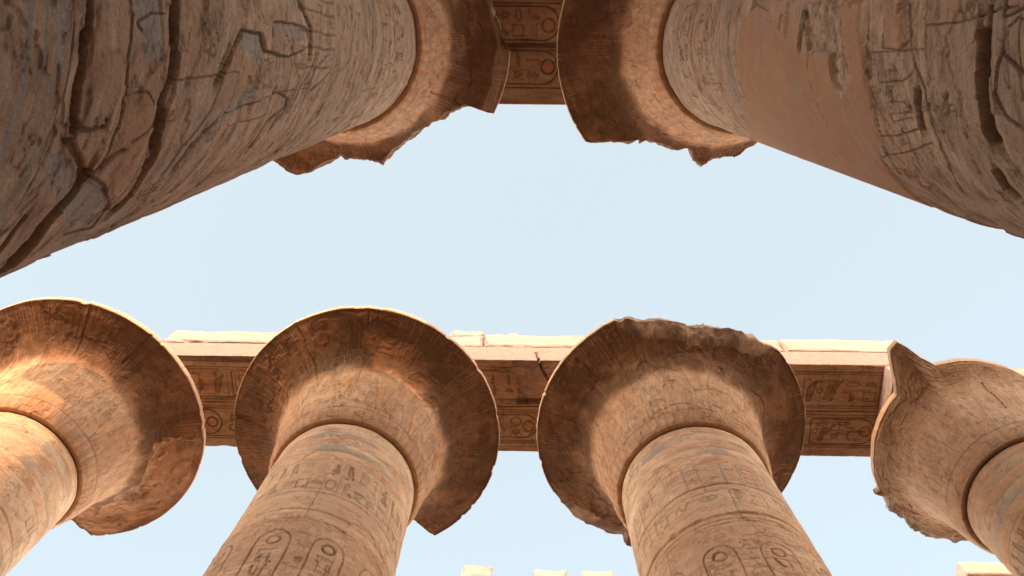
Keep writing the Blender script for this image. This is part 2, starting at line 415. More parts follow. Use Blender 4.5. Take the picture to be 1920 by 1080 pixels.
# ------------------------------------------------------------------ columns
# x, y, rim height offset, rim radius, neck radius, bell height, taper per metre (all fitted to the photograph)
FIT = {
 'A1': (-10.7964, 8.4126, .1336, 3.1383, 1.4228, 2.3782, .0197),
 'A2': (-3.6251, 8.5146, -.0321, 3.1863, 1.4830, 2.4440, .0079),
 'A3': (3.7014, 8.4242, .0335, 3.2087, 1.5127, 2.6395, .0026),
 'A4': (10.9329, 8.6076, .0482, 3.2400, 1.4047, 2.3518, .0133),
 'B2': (-3.4761, -.4842, .0413, 3.2000, 1.5776, 2.3817, .0158),
 'B3': (3.9567, -.4714, -.0831, 3.2172, 1.4950, 2.5216, .0167),
 'B1': (-10.0, -.50, .10, 3.2, 1.5, 2.4, .016),
 'B4': (11.2, -.50, .0, 3.2, 1.5, 2.4, .016),
}
H = 17.0 + EYE
ARCH_Z = 17.795 + EYE
TRACE = {'B2': ([(0.05,0.06,[(7.7,3.32),(9.7,3.31),(14.6,3.29),(19.2,3.27),(22.7,3.29),(25.2,3.35),(26.4,3.35)]),(0.05,0.03,[(25.5,3.34),(26.6,3.47),(26.3,3.58),(25.4,3.59)]),(0.025,0.02,[(6.7,3.69),(12.4,3.7),(17.6,3.69),(22.7,3.71),(29.1,3.74),(34.0,3.73)]),(0.09,0.08,[(5.5,4.15),(13.2,4.18),(18.3,4.21),(23.5,4.18),(30.0,4.26),(34.4,4.36),(38.0,4.35),(43.6,4.39),(49.2,4.42)]),(0.05,0.04,[(27.8,3.34),(30.7,3.46),(34.8,3.65)]),(0.1,0.07,[(34.8,3.65),(37.7,3.66),(43.1,3.57),(47.8,3.61),(54.7,3.65),(60.3,3.73)]),(0.03,0.03,[(34.8,3.65),(32.2,3.79),(31.2,3.9)]),(0.03,0.02,[(35.2,3.68),(38.1,3.88),(43.6,4.13),(47.7,4.27),(54.7,4.38),(52.7,4.02)]),(0.03,0.03,[(12.7,4.97),(15.9,4.92),(20.3,4.87)]),(0.03,0.04,[(20.8,4.88),(13.2,5.03),(9.2,5.16),(9.5,5.58),(13.4,5.69),(14.1,6.33),(12.1,6.7)]),(0.03,0.06,[(-0.9,6.57),(2.8,6.71),(6.1,6.9),(13.1,6.97)]),(0.025,0.03,[(40.2,4.83),(32.9,4.88),(27.8,5.12),(26.6,5.61),(23.8,6.3),(25.9,6.65),(28.5,6.72),(31.3,6.45),(34.2,6.31),(41.8,6.36)]),(0.02,0.03,[(9.5,5.84),(6.1,5.85),(6.0,6.72),(9.0,6.88)]),(0.02,0.02,[(24.3,7.35),(19.3,7.79),(15.7,8.28)]),(0.02,0.02,[(18.2,7.22),(13.2,7.61),(9.4,8.13)]),(0.02,0.02,[(11.5,3.83),(10.3,3.76),(8.5,3.93),(8.2,4.05)]),(0.02,0.015,[(21.4,3.72),(20.8,3.93),(23.3,4.07),(27.5,4.15),(29.9,3.95)]),(0.02,0.015,[(28.9,6.9),(23.0,6.92),(16.6,7.17),(12.6,7.17)]),(0.02,0.015,[(19.2,4.94),(26.1,4.88),(32.9,4.72),(40.9,4.7)]),(0.02,0.02,[(66.0,7.32),(55.3,7.37),(49.6,7.81),(40.3,8.38)]),(0.015,0.015,[(36.8,5.31),(31.3,5.39),(31.0,5.77),(29.7,6.17)]),(0.03,0.03,[(48.0,3.32),(43.2,3.29),(40.1,3.3)])],[('g',[(6.1,5.85),(6.0,6.72),(9.6,6.71),(9.4,6.18),(8.3,6.03),(9.5,5.87)]),('g',[(9.5,5.17),(9.2,5.58),(13.4,5.69),(17.1,5.64),(14.4,5.36),(13.0,5.23)]),('g',[(26.6,5.13),(21.0,5.67),(25.0,5.67),(28.0,5.43),(28.3,5.19)]),('l',[(13.2,5.0),(15.9,5.55),(19.1,5.71),(22.6,5.37),(26.6,5.13),(24.0,4.89),(18.1,4.92)]),('g',[(29.6,3.23),(29.8,3.35),(35.3,3.6),(36.9,3.61),(38.3,3.52),(33.5,3.29)]),('g',[(36.4,3.7),(39.8,3.96),(47.7,4.27),(52.2,4.25),(47.0,3.84),(41.3,3.63)]),('l',[(35.9,3.89),(33.6,3.96),(34.0,4.15),(37.8,4.31),(43.9,4.34),(45.2,4.23)]),('g',[(6.8,3.65),(5.9,3.99),(16.4,4.11),(15.9,3.86),(11.1,3.77)]),('l',[(22.7,3.71),(20.8,3.93),(24.3,4.09),(29.7,4.19),(33.2,4.1),(30.5,3.85)])]),'B3': ([(0.1,0.09,[(170.6,4.17),(165.0,4.17),(157.6,4.2),(152.4,4.23),(150.5,4.21)]),(0.06,0.06,[(142.7,4.32),(139.2,4.33),(137.2,4.28)]),(0.03,0.03,[(177.4,4.97),(171.2,4.92),(166.4,4.89),(160.0,4.83),(150.3,4.87),(141.7,4.91),(132.9,5.01)]),(0.05,0.05,[(159.3,4.92),(150.2,5.05)]),(0.06,0.06,[(179.8,6.88),(175.8,6.9),(170.5,6.98)]),(0.025,0.03,[(172.6,5.58),(169.4,5.61),(159.1,5.63),(152.8,5.65),(146.2,5.73),(147.3,5.43),(150.2,5.09)]),(0.025,0.03,[(138.3,5.95),(140.7,5.67),(143.4,5.33),(146.8,5.01)]),(0.02,0.02,[(178.3,5.32),(169.1,5.29),(168.5,5.1),(169.8,4.94)]),(0.02,0.02,[(161.0,5.45),(161.5,5.09),(163.9,4.91)]),(0.03,0.04,[(142.6,5.8),(137.7,5.85),(132.5,5.86),(128.2,5.81)]),(0.03,0.04,[(174.8,4.1),(171.7,4.12),(170.6,4.18)]),(0.025,0.03,[(163.1,3.79),(165.7,3.9),(166.9,3.99),(164.9,4.06),(159.9,4.12),(155.7,4.06),(154.2,3.94)]),(0.02,0.02,[(178.0,4.84),(165.9,4.84)]),(0.02,0.03,[(175.6,3.96),(172.6,3.96),(174.0,3.79)]),(0.02,0.02,[(171.1,3.93),(172.4,3.86),(172.2,3.78)]),(0.015,0.02,[(155.8,5.42),(156.9,5.15),(155.3,5.08),(153.9,5.21),(152.7,5.45),(150.9,5.41),(153.0,5.12)]),(0.02,0.02,[(168.3,6.75),(164.1,6.83),(153.9,6.8),(146.9,6.74)])],[('s',[(-179.8,8.96),(-173.4,8.4),(-177.3,7.83),(176.1,7.48),(169.5,7.02),(169.4,6.44),(166.8,6.25),(157.0,6.25),(157.1,6.15),(162.5,5.9),(170.8,5.97),(-178.7,6.04),(-179.6,5.73),(172.2,5.68),(163.7,5.65),(156.0,5.65),(147.2,5.74),(136.7,6.01),(128.6,6.1),(109.1,6.39),(109.7,7.1),(109.2,8.98),(109.7,11.46),(152.6,9.18),(167.6,9.09)]),('p',[(-176.9,6.89),(-179.0,6.12),(170.8,5.95),(162.4,5.92),(157.1,6.15),(159.0,6.24),(167.4,6.27),(169.6,6.78)]),('l',[(-171.7,8.44),(-176.0,6.96),(170.5,6.95),(174.5,7.41),(-177.3,7.83)]),('l',[(178.1,5.25),(177.5,5.02),(169.8,4.94),(168.5,5.1),(169.1,5.27)])])}

def shaft_canvas(key, azc, near):
    x, y, dh, rc, rn, hn, tap = FIT[key]
    top = H + dh - hn
    if near:
        a = np.concatenate([np.linspace(-180, -84, 60)[:-1], np.linspace(-84, 84, 760), np.linspace(84, 180, 60)[1:]])[:-1]
        zz = [0., .5, 1., 1.6, 2.2, 3.0, 3.6]; v = 4.1
        while v < top - .01:
            zz.append(v); zr = v - EYE; v += min(.020, max(.0055, .0006 * zr * zr))
        zz.append(top)
    elif near is None:
        a = np.linspace(-180, 180, 121)[:-1]; zz = list(np.linspace(0, top, 60))
    else:
        a = np.concatenate([np.linspace(-180, -100, 40)[:-1], np.linspace(-100, 100, 360), np.linspace(100, 180, 40)[1:]])[:-1]
        zz = list(np.linspace(0, 9.0, 30)); v = 9.05
        while v < top - .01: zz.append(v); v += .0175
        zz.append(top)
    z = np.array(zz); xs = np.radians(a) * rn
    c = Canvas(xs, z, hash_(key), .010)
    return c, np.radians(a), z, top
def hash_(k): return sum(ord(ch) * (i + 3) for i, ch in enumerate(k)) * 7 % 900 + 10

def decorate_far(c, key, top, rn):
    r = rng(hash_(key))
    shaft_common(c, None, top, rn, 0, 0)
    W = pi * rn
    t = top - 1.5
    def hl(zv, w=.03, d=.014): c.line([(-W, zv), (W, zv)], w, d, .45)
    # frieze of standing signs under the bands
    hl(t - .02, .035, .018)
    if key in ('A2', 'A4'):
        y0, y1 = t - 1.15, t - .12
        x = -W
        while x < W:
            w = .20 + r.rand() * .05
            c.glyph(TALLS[r.randint(len(TALLS))] if r.rand() < .6 else 'bars', x + w / 2, (y0 + y1) / 2 + .28, w, .50, .03, paint=3 if r.rand() < .3 else (1 if r.rand() < .5 else None), pv=.6)
            c.glyph(SIGNS[r.randint(len(SIGNS))], x + w / 2, y0 + .26, w * 1.05, .42, .022, paint=1 if r.rand() < .3 else None, pv=.5)
            if r.rand() < .5: c.line([(x + w + .01, y0), (x + w + .01, y1)], .018, .012, .3)
            x += w + .03
        hl(y0 - .04); t2 = y0 - .65
    else:
        y0, y1 = t - .75, t - .08
        x = -W
        while x < W:
            w = .34 + r.rand() * .12
            if r.rand() < .9: c.glyph(SIGNS[r.randint(len(SIGNS))], x + w / 2, (y0 + y1) / 2 - .16, w * .7, .26, .014, soot=.3)
            if r.rand() < .9: c.glyph(SIGNS[r.randint(len(SIGNS))], x + w / 2, (y0 + y1) / 2 + .16, w * .7, .28, .016, soot=.35, paint=1 if r.rand() < .4 else None, pv=.6)
            if r.rand() < .6: c.line([(x + w, y0), (x + w, y1)], .05, -.008, 0, chan=1)
            x += w * .8 + .03
        hl(y0 - .03, .05, .03)
        x = -W
        while x < W:
            w = .3 + r.rand() * .2
            if r.rand() < .55: c.glyph(SIGNS[r.randint(len(SIGNS))], x + w / 2, y0 - .42, w * .8, .5, .012)
            x += w + .06
        hl(y0 - .95, .07, .04); t2 = y0 - 1.15
    hl(t2 + .05, .03, .016)
    # faded white bars between panels, then the tall cartouches
    x = -W + .1; k = 0
    while x < W:
        w = .52
        c.line([(x - .09, t2 - .05), (x - .09, t2 - 2.6)], .07, -.006, 0, chan=None)
        if key in ('A2', 'A1') and k % 3 == 0:
            c.patch([(x, t2 - .12), (x + w * .9, t2 - .1), (x + w * .9, t2 - .42), (x, t2 - .45)], .004, 3, .45)
        cartouche(c, x + w / 2, t2 - 1.95 - .12 * r.rand(), t2 - .55 - .05 * r.rand(), w, .03, r)
        for q in range(2): c.glyph(SIGNS[r.randint(len(SIGNS))], x + w * (.25 + .5 * q), t2 - .32, w * .42, .3, .012, soot=.3)
        for q in range(5): c.glyph(SIGNS[r.randint(len(SIGNS))], x + w + .16, t2 - .6 - q * .28, .2, .24, .012, soot=.35)
        x += w + .32 + .1 * r.rand(); k += 1
    hl(t2 - 2.7, .04, .02)
    drums(c, 1.05, 7.0, top - 1.55, r, .018)
    for q in range(150):
        c.glyph(SIGNS[r.randint(len(SIGNS))], r.uniform(-W, W), top - r.uniform(2.9, 7.2), r.uniform(.12, .26), r.uniform(.14, .30), .014, soot=.42)
    for q in range(16):
        zz = top - 2.6 - q * .33; c.line([(-W, zz), (W, zz)], .014, .009, .32)
    for q in range(14):
        zv = top - r.uniform(1.8, 7); xx = r.uniform(-W, W); w = .1 + .25 * r.rand()
        c.patch([(xx, zv + .05), (xx + w, zv + .06), (xx + w * .8, zv - .08), (xx + .02, zv - .06)], .03, 2, .3)

def decorate_near(c, key, top, rn, azc):
    r = rng(hash_(key))
    shaft_common(c, None, top, rn, 0, 0)
    W = pi * rn * .5
    t = top - 1.5
    def hl(zv, w=.03, d=.014, soot=.45): c.line([(-W, zv), (W, zv)], w, d, soot)
    hl(t, .035, .02)
    # two friezes of signs
    for (y1, hh, cw) in ((t - .1, .95, .30), (t - 1.45, .95, .34)):
        x = -W
        while x < W:
            w = cw * (.8 + .4 * r.rand())
            c.glyph(TALLS[r.randint(len(TALLS))], x + w / 2, y1 - hh * .28, w * .95, hh * .5, .03, paint=1 if r.rand() < .5 else (3 if r.rand() < .4 else None), pv=.7)
            c.glyph(SIGNS[r.randint(len(SIGNS))], x + w / 2, y1 - hh * .76, w * .95, hh * .42, .03, paint=1 if r.rand() < .4 else None, pv=.6)
            if r.rand() < .5: c.line([(x + w + .02, y1), (x + w + .02, y1 - hh)], .03, -.01, 0, chan=1)
            x += w + .05
        hl(y1 - hh - .06, .05, .03); hl(y1 - hh - .2, .03, .02)
    zb = top - 4.55        # plain border lines (blue grey) above the great scene
    for q in range(2):
        W_ = c.win(-W, W, zb - .2 * q - .08, zb - .2 * q, 0)
        c.C[W_][..., 1] = np.maximum(c.C[W_][..., 1], .8)
        hl(zb - .2 * q - .12, .025, .02)
    drums(c, .95, 2.0, top - 1.55, r, .016)
    if key == 'B2':
        for zv, cw in ((2.88, .045), (2.98, .03), (3.10, .05), (3.17, .02)):
            c.line([(-W, zv + EYE), (W, zv + EYE)], cw, .004, 0, chan=1)
        for xx in (-.55, -.28, .0):
            cartouche(c, xx, EYE + 6.5, EYE + 7.9, .16, .010, r)
        for q in range(16):
            xx = r.uniform(.35, 1.75); zv = EYE + r.uniform(5.9, 9.6); s_ = r.uniform(.16, .3)
            c.glyph(SIGNS[r.randint(len(SIGNS))], xx, zv, s_, s_ * 1.6, .012)
    else:
        for q in range(5):
            xx = r.uniform(-.5, .45); zv = EYE + r.uniform(5.0, 5.55); s_ = r.uniform(.10, .2)
            c.glyph(SIGNS[r.randint(len(SIGNS))], xx, zv, s_, s_ * 1.0, .008)
        for q in range(7):
            c.glyph(SIGNS[r.randint(len(SIGNS))], -.62 + .11 * q + azc * 0, EYE + 5.33 + .07 * (q % 2), .09, .16, .010)
        for q in range(8):
            xx = r.uniform(-1.6, 1.6); zv = EYE + r.uniform(3.6, 4.8); s_ = r.uniform(.2, .4)
            c.glyph(SIGNS[r.randint(len(SIGNS))], xx, zv, s_, s_ * .6, .010)
    cx_ = c.X0 / .42 + fbm(c.X0, c.Y0, .5, 3, 211) * .9; cy_ = c.Y0 / .30 + fbm(c.X0 + 5, c.Y0, .5, 3, 213) * .9 + .5 * np.floor(cx_)
    tb = rng(hash_(key) + 9).rand(64, 64) ** 1.5
    led = tb[np.floor(cy_).astype(int) % 64, np.floor(cx_).astype(int) % 64]
    lm_ = sstep(-.02, .08, fbm(c.X0 + 2, c.Y0, 1.1, 3, 215 + hash_(key))) * (c.Y0 < top - 4.8)
    c.D += (led - .3) * lm_ * .036
    c.C[..., 1] = np.maximum(c.C[..., 1], (led > .62) * lm_ * .45); c.C[..., 3] = np.maximum(c.C[..., 3], ((led > .2) & (led < .35)) * lm_ * .35)
    weather(c, .9)
    tx = lambda p: (math.radians((p[0] - azc + 180) % 360 - 180) * rn, p[1] + EYE)
    G, PT = TRACE[key]
    for kd, pts in PT:
        q = [tx(v) for v in pts]
        if kd == 'g': c.patch(q, .012, 1, .95, soft=.01, rough=.01)
        elif kd == 'l': c.patch(q, -.012, 0, .5, soft=.012, rough=.01)
        elif kd == 's': c.patch(q, -.004, 0, 1., soft=.02, rough=.05, flat=True)
        elif kd == 'p':
            W_, m = c.polymask(q, .02, .05)
            rgh = fbm(c.X[W_], c.Y[W_], .05, 4, 77)
            c.D[W_] = c.D[W_] * (1 - m) + m * (.035 + rgh * .02); c.C[W_][..., 0] *= 1 - m
            c.C[W_][..., 2] = np.maximum(c.C[W_][..., 2], m * np.clip(.2 + rgh, 0, .7))
    fr = rng(hash_(key) + 40)
    for q in range(26):      # small signs worked between the figures
        xx = fr.uniform(-.5, 1.5) if key == 'B2' else fr.uniform(-1.5, .6); zr = fr.uniform(3.1, 7.4); sz = .045 * zr * fr.uniform(.7, 1.3)
        if c.C[np.searchsorted(c.ys, zr + EYE) - 1, np.searchsorted(c.xs, xx) - 1, 0] < .5:
            c.glyph(SIGNS[fr.randint(len(SIGNS))], xx, zr + EYE, sz, sz * 1.2, .018, soot=.6)
    for w, d, pts in G:
        if pts[0][1] < 4.3: w = w * .6; d = d * .85
        elif key == 'B3' and w < .035: w = w * .55; d = d * .5
        else: w = w * .8; d = d * .9
        c.line([tx(v) for v in pts], w, d, .85, soft=max(.008, w * .2), slope=.05 + w)

def build_shaft(key, azc, near, root, mat):
    x, y, dh, rc, rn, hn, tap = FIT[key]
    c, a, z, top = shaft_canvas(key, azc, near)
    if near: decorate_near(c, key, top, rn, azc)
    elif near is False: decorate_far(c, key, top, rn)
    if near is False: weather(c, .7)
    zg, ag = np.meshgrid(z, a + math.radians(azc), indexing='ij')
    rel = z - EYE
    r0 = rn + tap * (top - z)
    r0 = r0 - .28 * np.clip((1.9 - z) / 1.9, 0, 1) ** 2            # foot drawn in over the base
    r0[-1] -= .02
    r = r0[:, None] - c.D
    V = np.stack([r * np.cos(ag), r * np.sin(ag), zg], -1)
    n, m = r.shape
    F = gridfaces(n, m, True)
    return finish('shaft', V, F, mat, root, c.C)

PROF = [(0, 0), (.03, .035), (.10, .065), (.22, .09), (.40, .125), (.56, .17), (.70, .225), (.80, .30), (.865, .39), (.905, .50), (.94, .64), (.972, .82), (1.0, 1.0)]
def build_bell(key, azc, root, mat, lim=None, res=1, bevel=0., cracks=(), spall=None, seam=True, rcfun=None, sootk=1., under=.08):
    x, y, dh, rc, rn, hn, tap = FIT[key]
    z0 = H + dh - hn; z1 = H + dh
    rb = rn * 1.055
    P = np.array([(z0 + s * hn, rb + (rc - rb) * g) for s, g in PROF])
    # dense, smooth profile by arc length
    t = np.linspace(0, 1, 400); zz = np.interp(t, [p[0] for p in PROF], P[:, 0]); rr = np.interp(t, [p[0] for p in PROF], P[:, 1])
    k = np.ones(19) / 19
    rr = np.concatenate([rr[:1], np.convolve(np.pad(rr, 9, 'edge'), k, 'valid')[1:-1], rr[-1:]])
    L = np.concatenate([[0], np.cumsum(np.hypot(np.diff(zz), np.diff(rr)))])
    nt = int(L[-1] / (.0185 * res)); s = np.linspace(0, L[-1], nt)
    zz = np.interp(s, L, zz); rr = np.interp(s, L, rr)
    na = int(2 * pi * 2.5 / (.022 * res))
    a = np.linspace(-pi, pi, na, endpoint=False)
    c = Canvas(a * 2.2, s, hash_(key) + 5, .008)
    a = a + math.radians(azc)
    rl = lambda d: math.radians((d - azc + 180) % 360 - 180)
    r = rng(hash_(key) + 1)
    A = c.X0 / 2.2; Sx = c.Y0; Lt = L[-1]
    # collar stripes at the foot of the bell, tall leaves, then papyrus rays and panels on the flare
    nst = 56
    ph = (A * nst / (2 * pi)) % 1
    foot = Sx < .42
    c.C[..., 1] = np.where(foot & (ph < .33), .55, 0); c.C[..., 3] = np.where(foot & (ph > .66), .6, 0)
    c.D += np.where(foot, .008 * (np.abs(ph % .333 - .166) < .03), 0)
    nl = 12
    lp = np.abs(((A * nl / (2 * pi)) % 1) - .5) * 2          # 1 at leaf edge
    lh = Lt * .62 * (1 - lp ** 1.6) + .2
    edge = np.abs(Sx - lh)
    em = (1 - sstep(.0, .035, edge * (.35 + .65 * (1 - lp)))) * (Sx > .4)
    c.D += em * .014; c.C[..., 2] = np.maximum(c.C[..., 2], em * .6)
    inl = (Sx < lh) & (Sx > .42)
    c.C[..., 3] = np.maximum(c.C[..., 3], inl * .25 * ((np.floor(A * nl / (2 * pi)) % 2) == 0))
    c.C[..., 1] = np.maximum(c.C[..., 1], inl * .30 * (np.abs(lp - .4) < .12))
    # rays
    nr = 230
    ray = np.abs(((A * nr / (2 * pi) + fbm(A * 6, Sx, .5, 3, 41) * .8) % 1) - .5) * 2
    rm = sstep(.55, .95, ray) * sstep(Lt * .42, Lt * .55, Sx) * (.45 + .9 * np.clip(fbm(A * 4, Sx * 2, .8, 3, 44) + .4, 0, 1))
    ri = np.floor(A * nr / (2 * pi) + fbm(A * 6, Sx, .5, 3, 41) * .8).astype(int) % nr
    rk = rng(c.seed + 400).rand(nr)[ri] ** 1.1 * np.clip(.5 + fbm(A * 2.2, Sx * .8, .5, 4, c.seed + 401) * 2.2, 0, 1.3)
    rm = rm * rk
    c.D += rm * .009; c.C[..., 2] = np.maximum(c.C[..., 2], rm * .55)
    rl_ = sstep(.55, .1, ray) if False else np.clip(1 - ray * 2.2, 0, 1)
    c.C[..., 0] = np.maximum(c.C[..., 0], rl_ * .38 * sstep(Lt * .38, Lt * .5, Sx) * np.clip(fbm(A * 5, Sx * 1.5, .6, 3, 47) + .45, 0, 1))
    fz = sstep(Lt * .50, Lt * .61, Sx + fbm(A * 3, Sx, .5, 4, 52) * .16) * sootk  # soot, plus the underside's shade painted into the flare colour
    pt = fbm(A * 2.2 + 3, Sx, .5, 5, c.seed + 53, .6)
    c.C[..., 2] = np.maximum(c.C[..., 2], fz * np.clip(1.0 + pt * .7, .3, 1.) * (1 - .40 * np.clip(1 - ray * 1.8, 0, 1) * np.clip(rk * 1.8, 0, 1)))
    c.C[..., 3] = np.maximum(c.C[..., 3], fz * np.clip(.15 - pt * .9, 0, .6))
    st = fbm(A * 2.2 + .05 * fbm(A * 3, Sx, .4, 3, 3), Sx * .35, .06, 3, c.seed + 61, .7); st2 = fbm(A * 2.2 + 7, Sx * .2, .09, 3, c.seed + 63)
    up = sstep(.15, .5, Sx)
    c.C[..., 0] = np.maximum(c.C[..., 0], up * np.clip(st * 1.1 - .05, 0, .4) * (1 - sstep(Lt * .55, Lt * .7, Sx) * .75))
    c.C[..., 3] = np.maximum(c.C[..., 3], up * np.clip(st2 * 1.3 - .15, 0, .4))
    c.C[..., 1] = np.maximum(c.C[..., 1], up * np.clip(-st2 * 1.6 - .2, 0, .45) * (1 - sstep(Lt * .5, Lt * .65, Sx)))
    c.C[..., 2] = np.maximum(c.C[..., 2], up * np.clip(-st * 1.5 - .25, 0, .32))
    c.D += st * .004 * up
    # panels with signs round the rim
    npn = 22; pw = 2 * pi * 2.2 / npn
    for i in range(npn):
        cx = (-pi + 2 * pi * (i + .5) / npn) * 2.2
        y0 = Lt * .70; y1 = Lt * .965
        if i % 2 == 0:
            hw = pw * .30
            c.line([(cx - hw, y0), (cx - hw, y1 - .1), (cx - hw * .5, y1), (cx + hw * .5, y1), (cx + hw, y1 - .1), (cx + hw, y0), (cx - hw, y0)], .024, .010, .4)
            c.glyph('sun', cx, y1 - .17, .24, .24, .012, paint=3)
            c.glyph(SIGNS[r.randint(len(SIGNS))], cx, (y0 + y1) / 2 - .05, .30, .3, .011)
            c.glyph(FLATS[r.randint(len(FLATS))], cx, y0 + .13, .3, .18, .011)
        else:
            for q in (-1, 1): c.glyph('reed' if i % 4 == 1 else 'feather', cx + q * .1, (y0 + y1) / 2, .16, .62, .014)
            c.line([(cx, y0 - .25), (cx, y1)], .02, .012, .35)
    c.line([(-8, Lt * .985), (8, Lt * .985)], .02, .01, .4)
    c.line([(-8, .42), (8, .42)], .03, .015, .4)
    # smoke and dirt patches that add to the flare's painted shade
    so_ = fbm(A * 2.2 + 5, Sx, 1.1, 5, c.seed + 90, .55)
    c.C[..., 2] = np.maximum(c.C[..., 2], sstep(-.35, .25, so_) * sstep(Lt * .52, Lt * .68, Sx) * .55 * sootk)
    for az, s0, s1, w in cracks:
        c.curve([(rl(az) * 2.2 + r.uniform(-.03, .03), Lt * (s0 + (s1 - s0) * q / 4)) for q in range(5)], w, .05, .8)
    if spall:
        az0, az1, sf = spall
        e = fbm(A * 2.2, Sx, .5, 4, 131) * .22
        m = sstep(0, .03, np.minimum(np.minimum(np.degrees(A) - math.degrees(rl(az0)), math.degrees(rl(az1)) - np.degrees(A)) * .03, (Sx - Lt * sf)) + e)
        c.D = c.D * (1 - m) + m * (.055 + fbm(A * 2.2, Sx, .3, 5, 135) * .03)
        for ch in range(4): c.C[..., ch] *= 1 - .85 * m
        c.C[..., 0] = np.maximum(c.C[..., 0], m * .12); c.C[..., 3] = np.maximum(c.C[..., 3], m * .45); c.C[..., 2] = np.maximum(c.C[..., 2], m * np.clip(.25 + fbm(A * 2.2, Sx, .4, 4, 139), 0, .6))
    weather(c, .9)
    if seam:
        for az in (-95 + r.uniform(-9, 9), 60 + r.uniform(-9, 9)): c.line([(rl(az) * 2.2, Lt * .3), (rl(az) * 2.2 + .05, Lt)], .016, .02, .6)
    dr = np.gradient(rr, s); dz = np.gradient(zz, s)
    # outward/down normal of the profile = (dz, -dr)
    R = rr[:, None] - c.D * dz[:, None]; Z = zz[:, None] + c.D * dr[:, None] + np.zeros_like(R)
    # continue over the lip: up the edge, then in over the top
    lk = .5 if key == 'B2' else 1.
    lipz = [q * lk for q in (.03, .09, .15, .19, .215)]; lipr = [.015, .02, .018, .0, -.05]
    X1 = fbm(a * 3.2, a * 0 + 2.2, .35, 4, c.seed + 7)
    rimn = fbm(a * 3.2 + 20, a * 0, .22, 4, c.seed + 8)
    lr = np.array([rc + q + rimn * .012 for q in lipr]); lz = np.array([z1 + q + 0 * a for q in lipz])
    tr_ = [rc * .9, rc * .6, rc * .3, .02]
    nbl = R.shape[0]
    R = np.concatenate([R, lr, np.array([q + 0 * a for q in tr_])]); Z = np.concatenate([Z, lz, np.full((4, na), z1 + .222 * lk) + np.arange(4)[:, None] * .002])
    C = np.concatenate([c.C, np.zeros((5 + 4, na, 4), np.float32)]); C[-9:, :, 0] = .9; C[nbl - 1, :, 0] = .6  # rim lip painted pale to look sunlit
    nk = rng(c.seed + 500); nick = np.zeros_like(a)
    for q in range(15):
        a0 = nk.uniform(-pi, pi) + math.radians(azc); wd = nk.uniform(.006, .035); dp = nk.uniform(.01, .045)
        nick = np.maximum(nick, dp * np.clip(1 - np.abs((a - a0 + pi) % (2 * pi) - pi) / wd, 0, 1) ** .6)
    R = R - nick[None, :] * np.clip((R - (rc - .10)) / .10, 0, 1) * (Z > z1 - .25)
    if rcfun is not None:
        ra = np.interp(a, np.radians([q[0] for q in rcfun]), [q[1] for q in rcfun], period=2 * pi) + fbm(a * 3.2, a * 0 + 4, .9, 3, 77) * .05
        kk = (ra - rb) / (rc - rb)
        fl = np.clip((R - rb * 1.02) / (rc - rb), 0, 1) ** .5
        R = np.where(R > rb, rb + (R - rb) * (1 + (kk[None, :] - 1) * fl), R)
    if bevel:
        bm = bevel * (1 + .5 * fbm(a * 3.2, a * 0 + 7, .5, 4, 203))
        over = np.clip(R[:nbl] - (rc - bm), 0, None) * np.clip(1 - np.abs(((np.degrees(a) - 5 + 180) % 360) - 180) / 60, 0, 1) ** .3
        Z[:nbl] += over * .8
        Z[nbl:nbl + 5] = np.maximum(Z[nbl:nbl + 5], Z[nbl - 1] + np.array([.01, .03, .06, .08, .1])[:, None])
        Z[nbl + 5:] = Z[nbl + 4][None, :] + .01
    if lim is not None:
        la = np.radians([p[0] for p in lim]); lv = [p[1] for p in lim]
        full = np.interp(a, la, lv, period=2 * pi)
        broken = sstep(rc - .02, rc - .12, full) if False else np.clip((rc - .01 - full) / .1, 0, 1)
        jag = np.interp(a, np.sort(rng(hash_(key)).uniform(-pi, pi, 46) + math.radians(azc)), rng(hash_(key) + 3).uniform(-.05, .05, 46))
        full = full + broken * (jag + np.interp(a, np.sort(rng(5).uniform(-pi, pi, 170) + math.radians(azc)), rng(6).uniform(-.016, .016, 170)))
        slope = fbm(A[:1].repeat(R.shape[0], 0) * 3.2, Z, .35, 4, c.seed + 21) * .10 + (z1 + .22 - Z) * .10
        lm = full[None, :] + slope * broken[None, :]
        lin = lm - under * broken[None, :]
        cut = (R > lin) & (broken[None, :] > 0)
        # broken stone: rough, unpainted
        fz_ = fbm(np.broadcast_to(a * 3.2, Z.shape), Z * 2, .35, 4, c.seed + 70)
        C[cut] = 0; C[cut, 0] = .0; C[cut, 2] = np.clip(.62 + fz_[cut] * 1.2, 0, .8); C[cut, 1] = .6
        R = np.where(cut, lin, R)
        # let the broken face rise towards the top of the slab
        for j in np.where(cut[:nbl].any(0))[0]:
            i0 = np.argmax(cut[:nbl, j]); n_ = nbl - i0
            if n_ > 1:
                Z[i0:nbl, j] = np.linspace(Z[i0, j], z1 + .02, n_)
                R[i0:nbl, j] += under * broken[j] * np.linspace(0, 1, n_) ** .8
                R[i0:nbl, j] += fbm(np.full(n_, a[j] * 3.2), Z[i0:nbl, j], .22, 4, c.seed + 25) * .10 * np.sin(np.linspace(0, pi, n_)) * min(1, n_ / 8)
        R[nbl:nbl + 5] = np.where(cut[nbl:nbl + 5], lm[nbl:nbl + 5], R[nbl:nbl + 5])
        R[nbl + 5] = np.minimum(R[nbl + 5], lm[nbl + 5])
    # underside closing ring at the neck
    R = np.concatenate([np.full((1, na), rn * .96), np.full((1, na), rn * 1.0), R]); Z = np.concatenate([np.full((1, na), z0 + .05), np.full((1, na), z0 + .005), Z])
    C = np.concatenate([np.zeros((2, na, 4), np.float32), C]); C[:2, :, 2] = .5
    V = np.stack([R * np.cos(a), R * np.sin(a), Z], -1)
    return finish('capital', V, gridfaces(R.shape[0], na, True), mat, root, C)

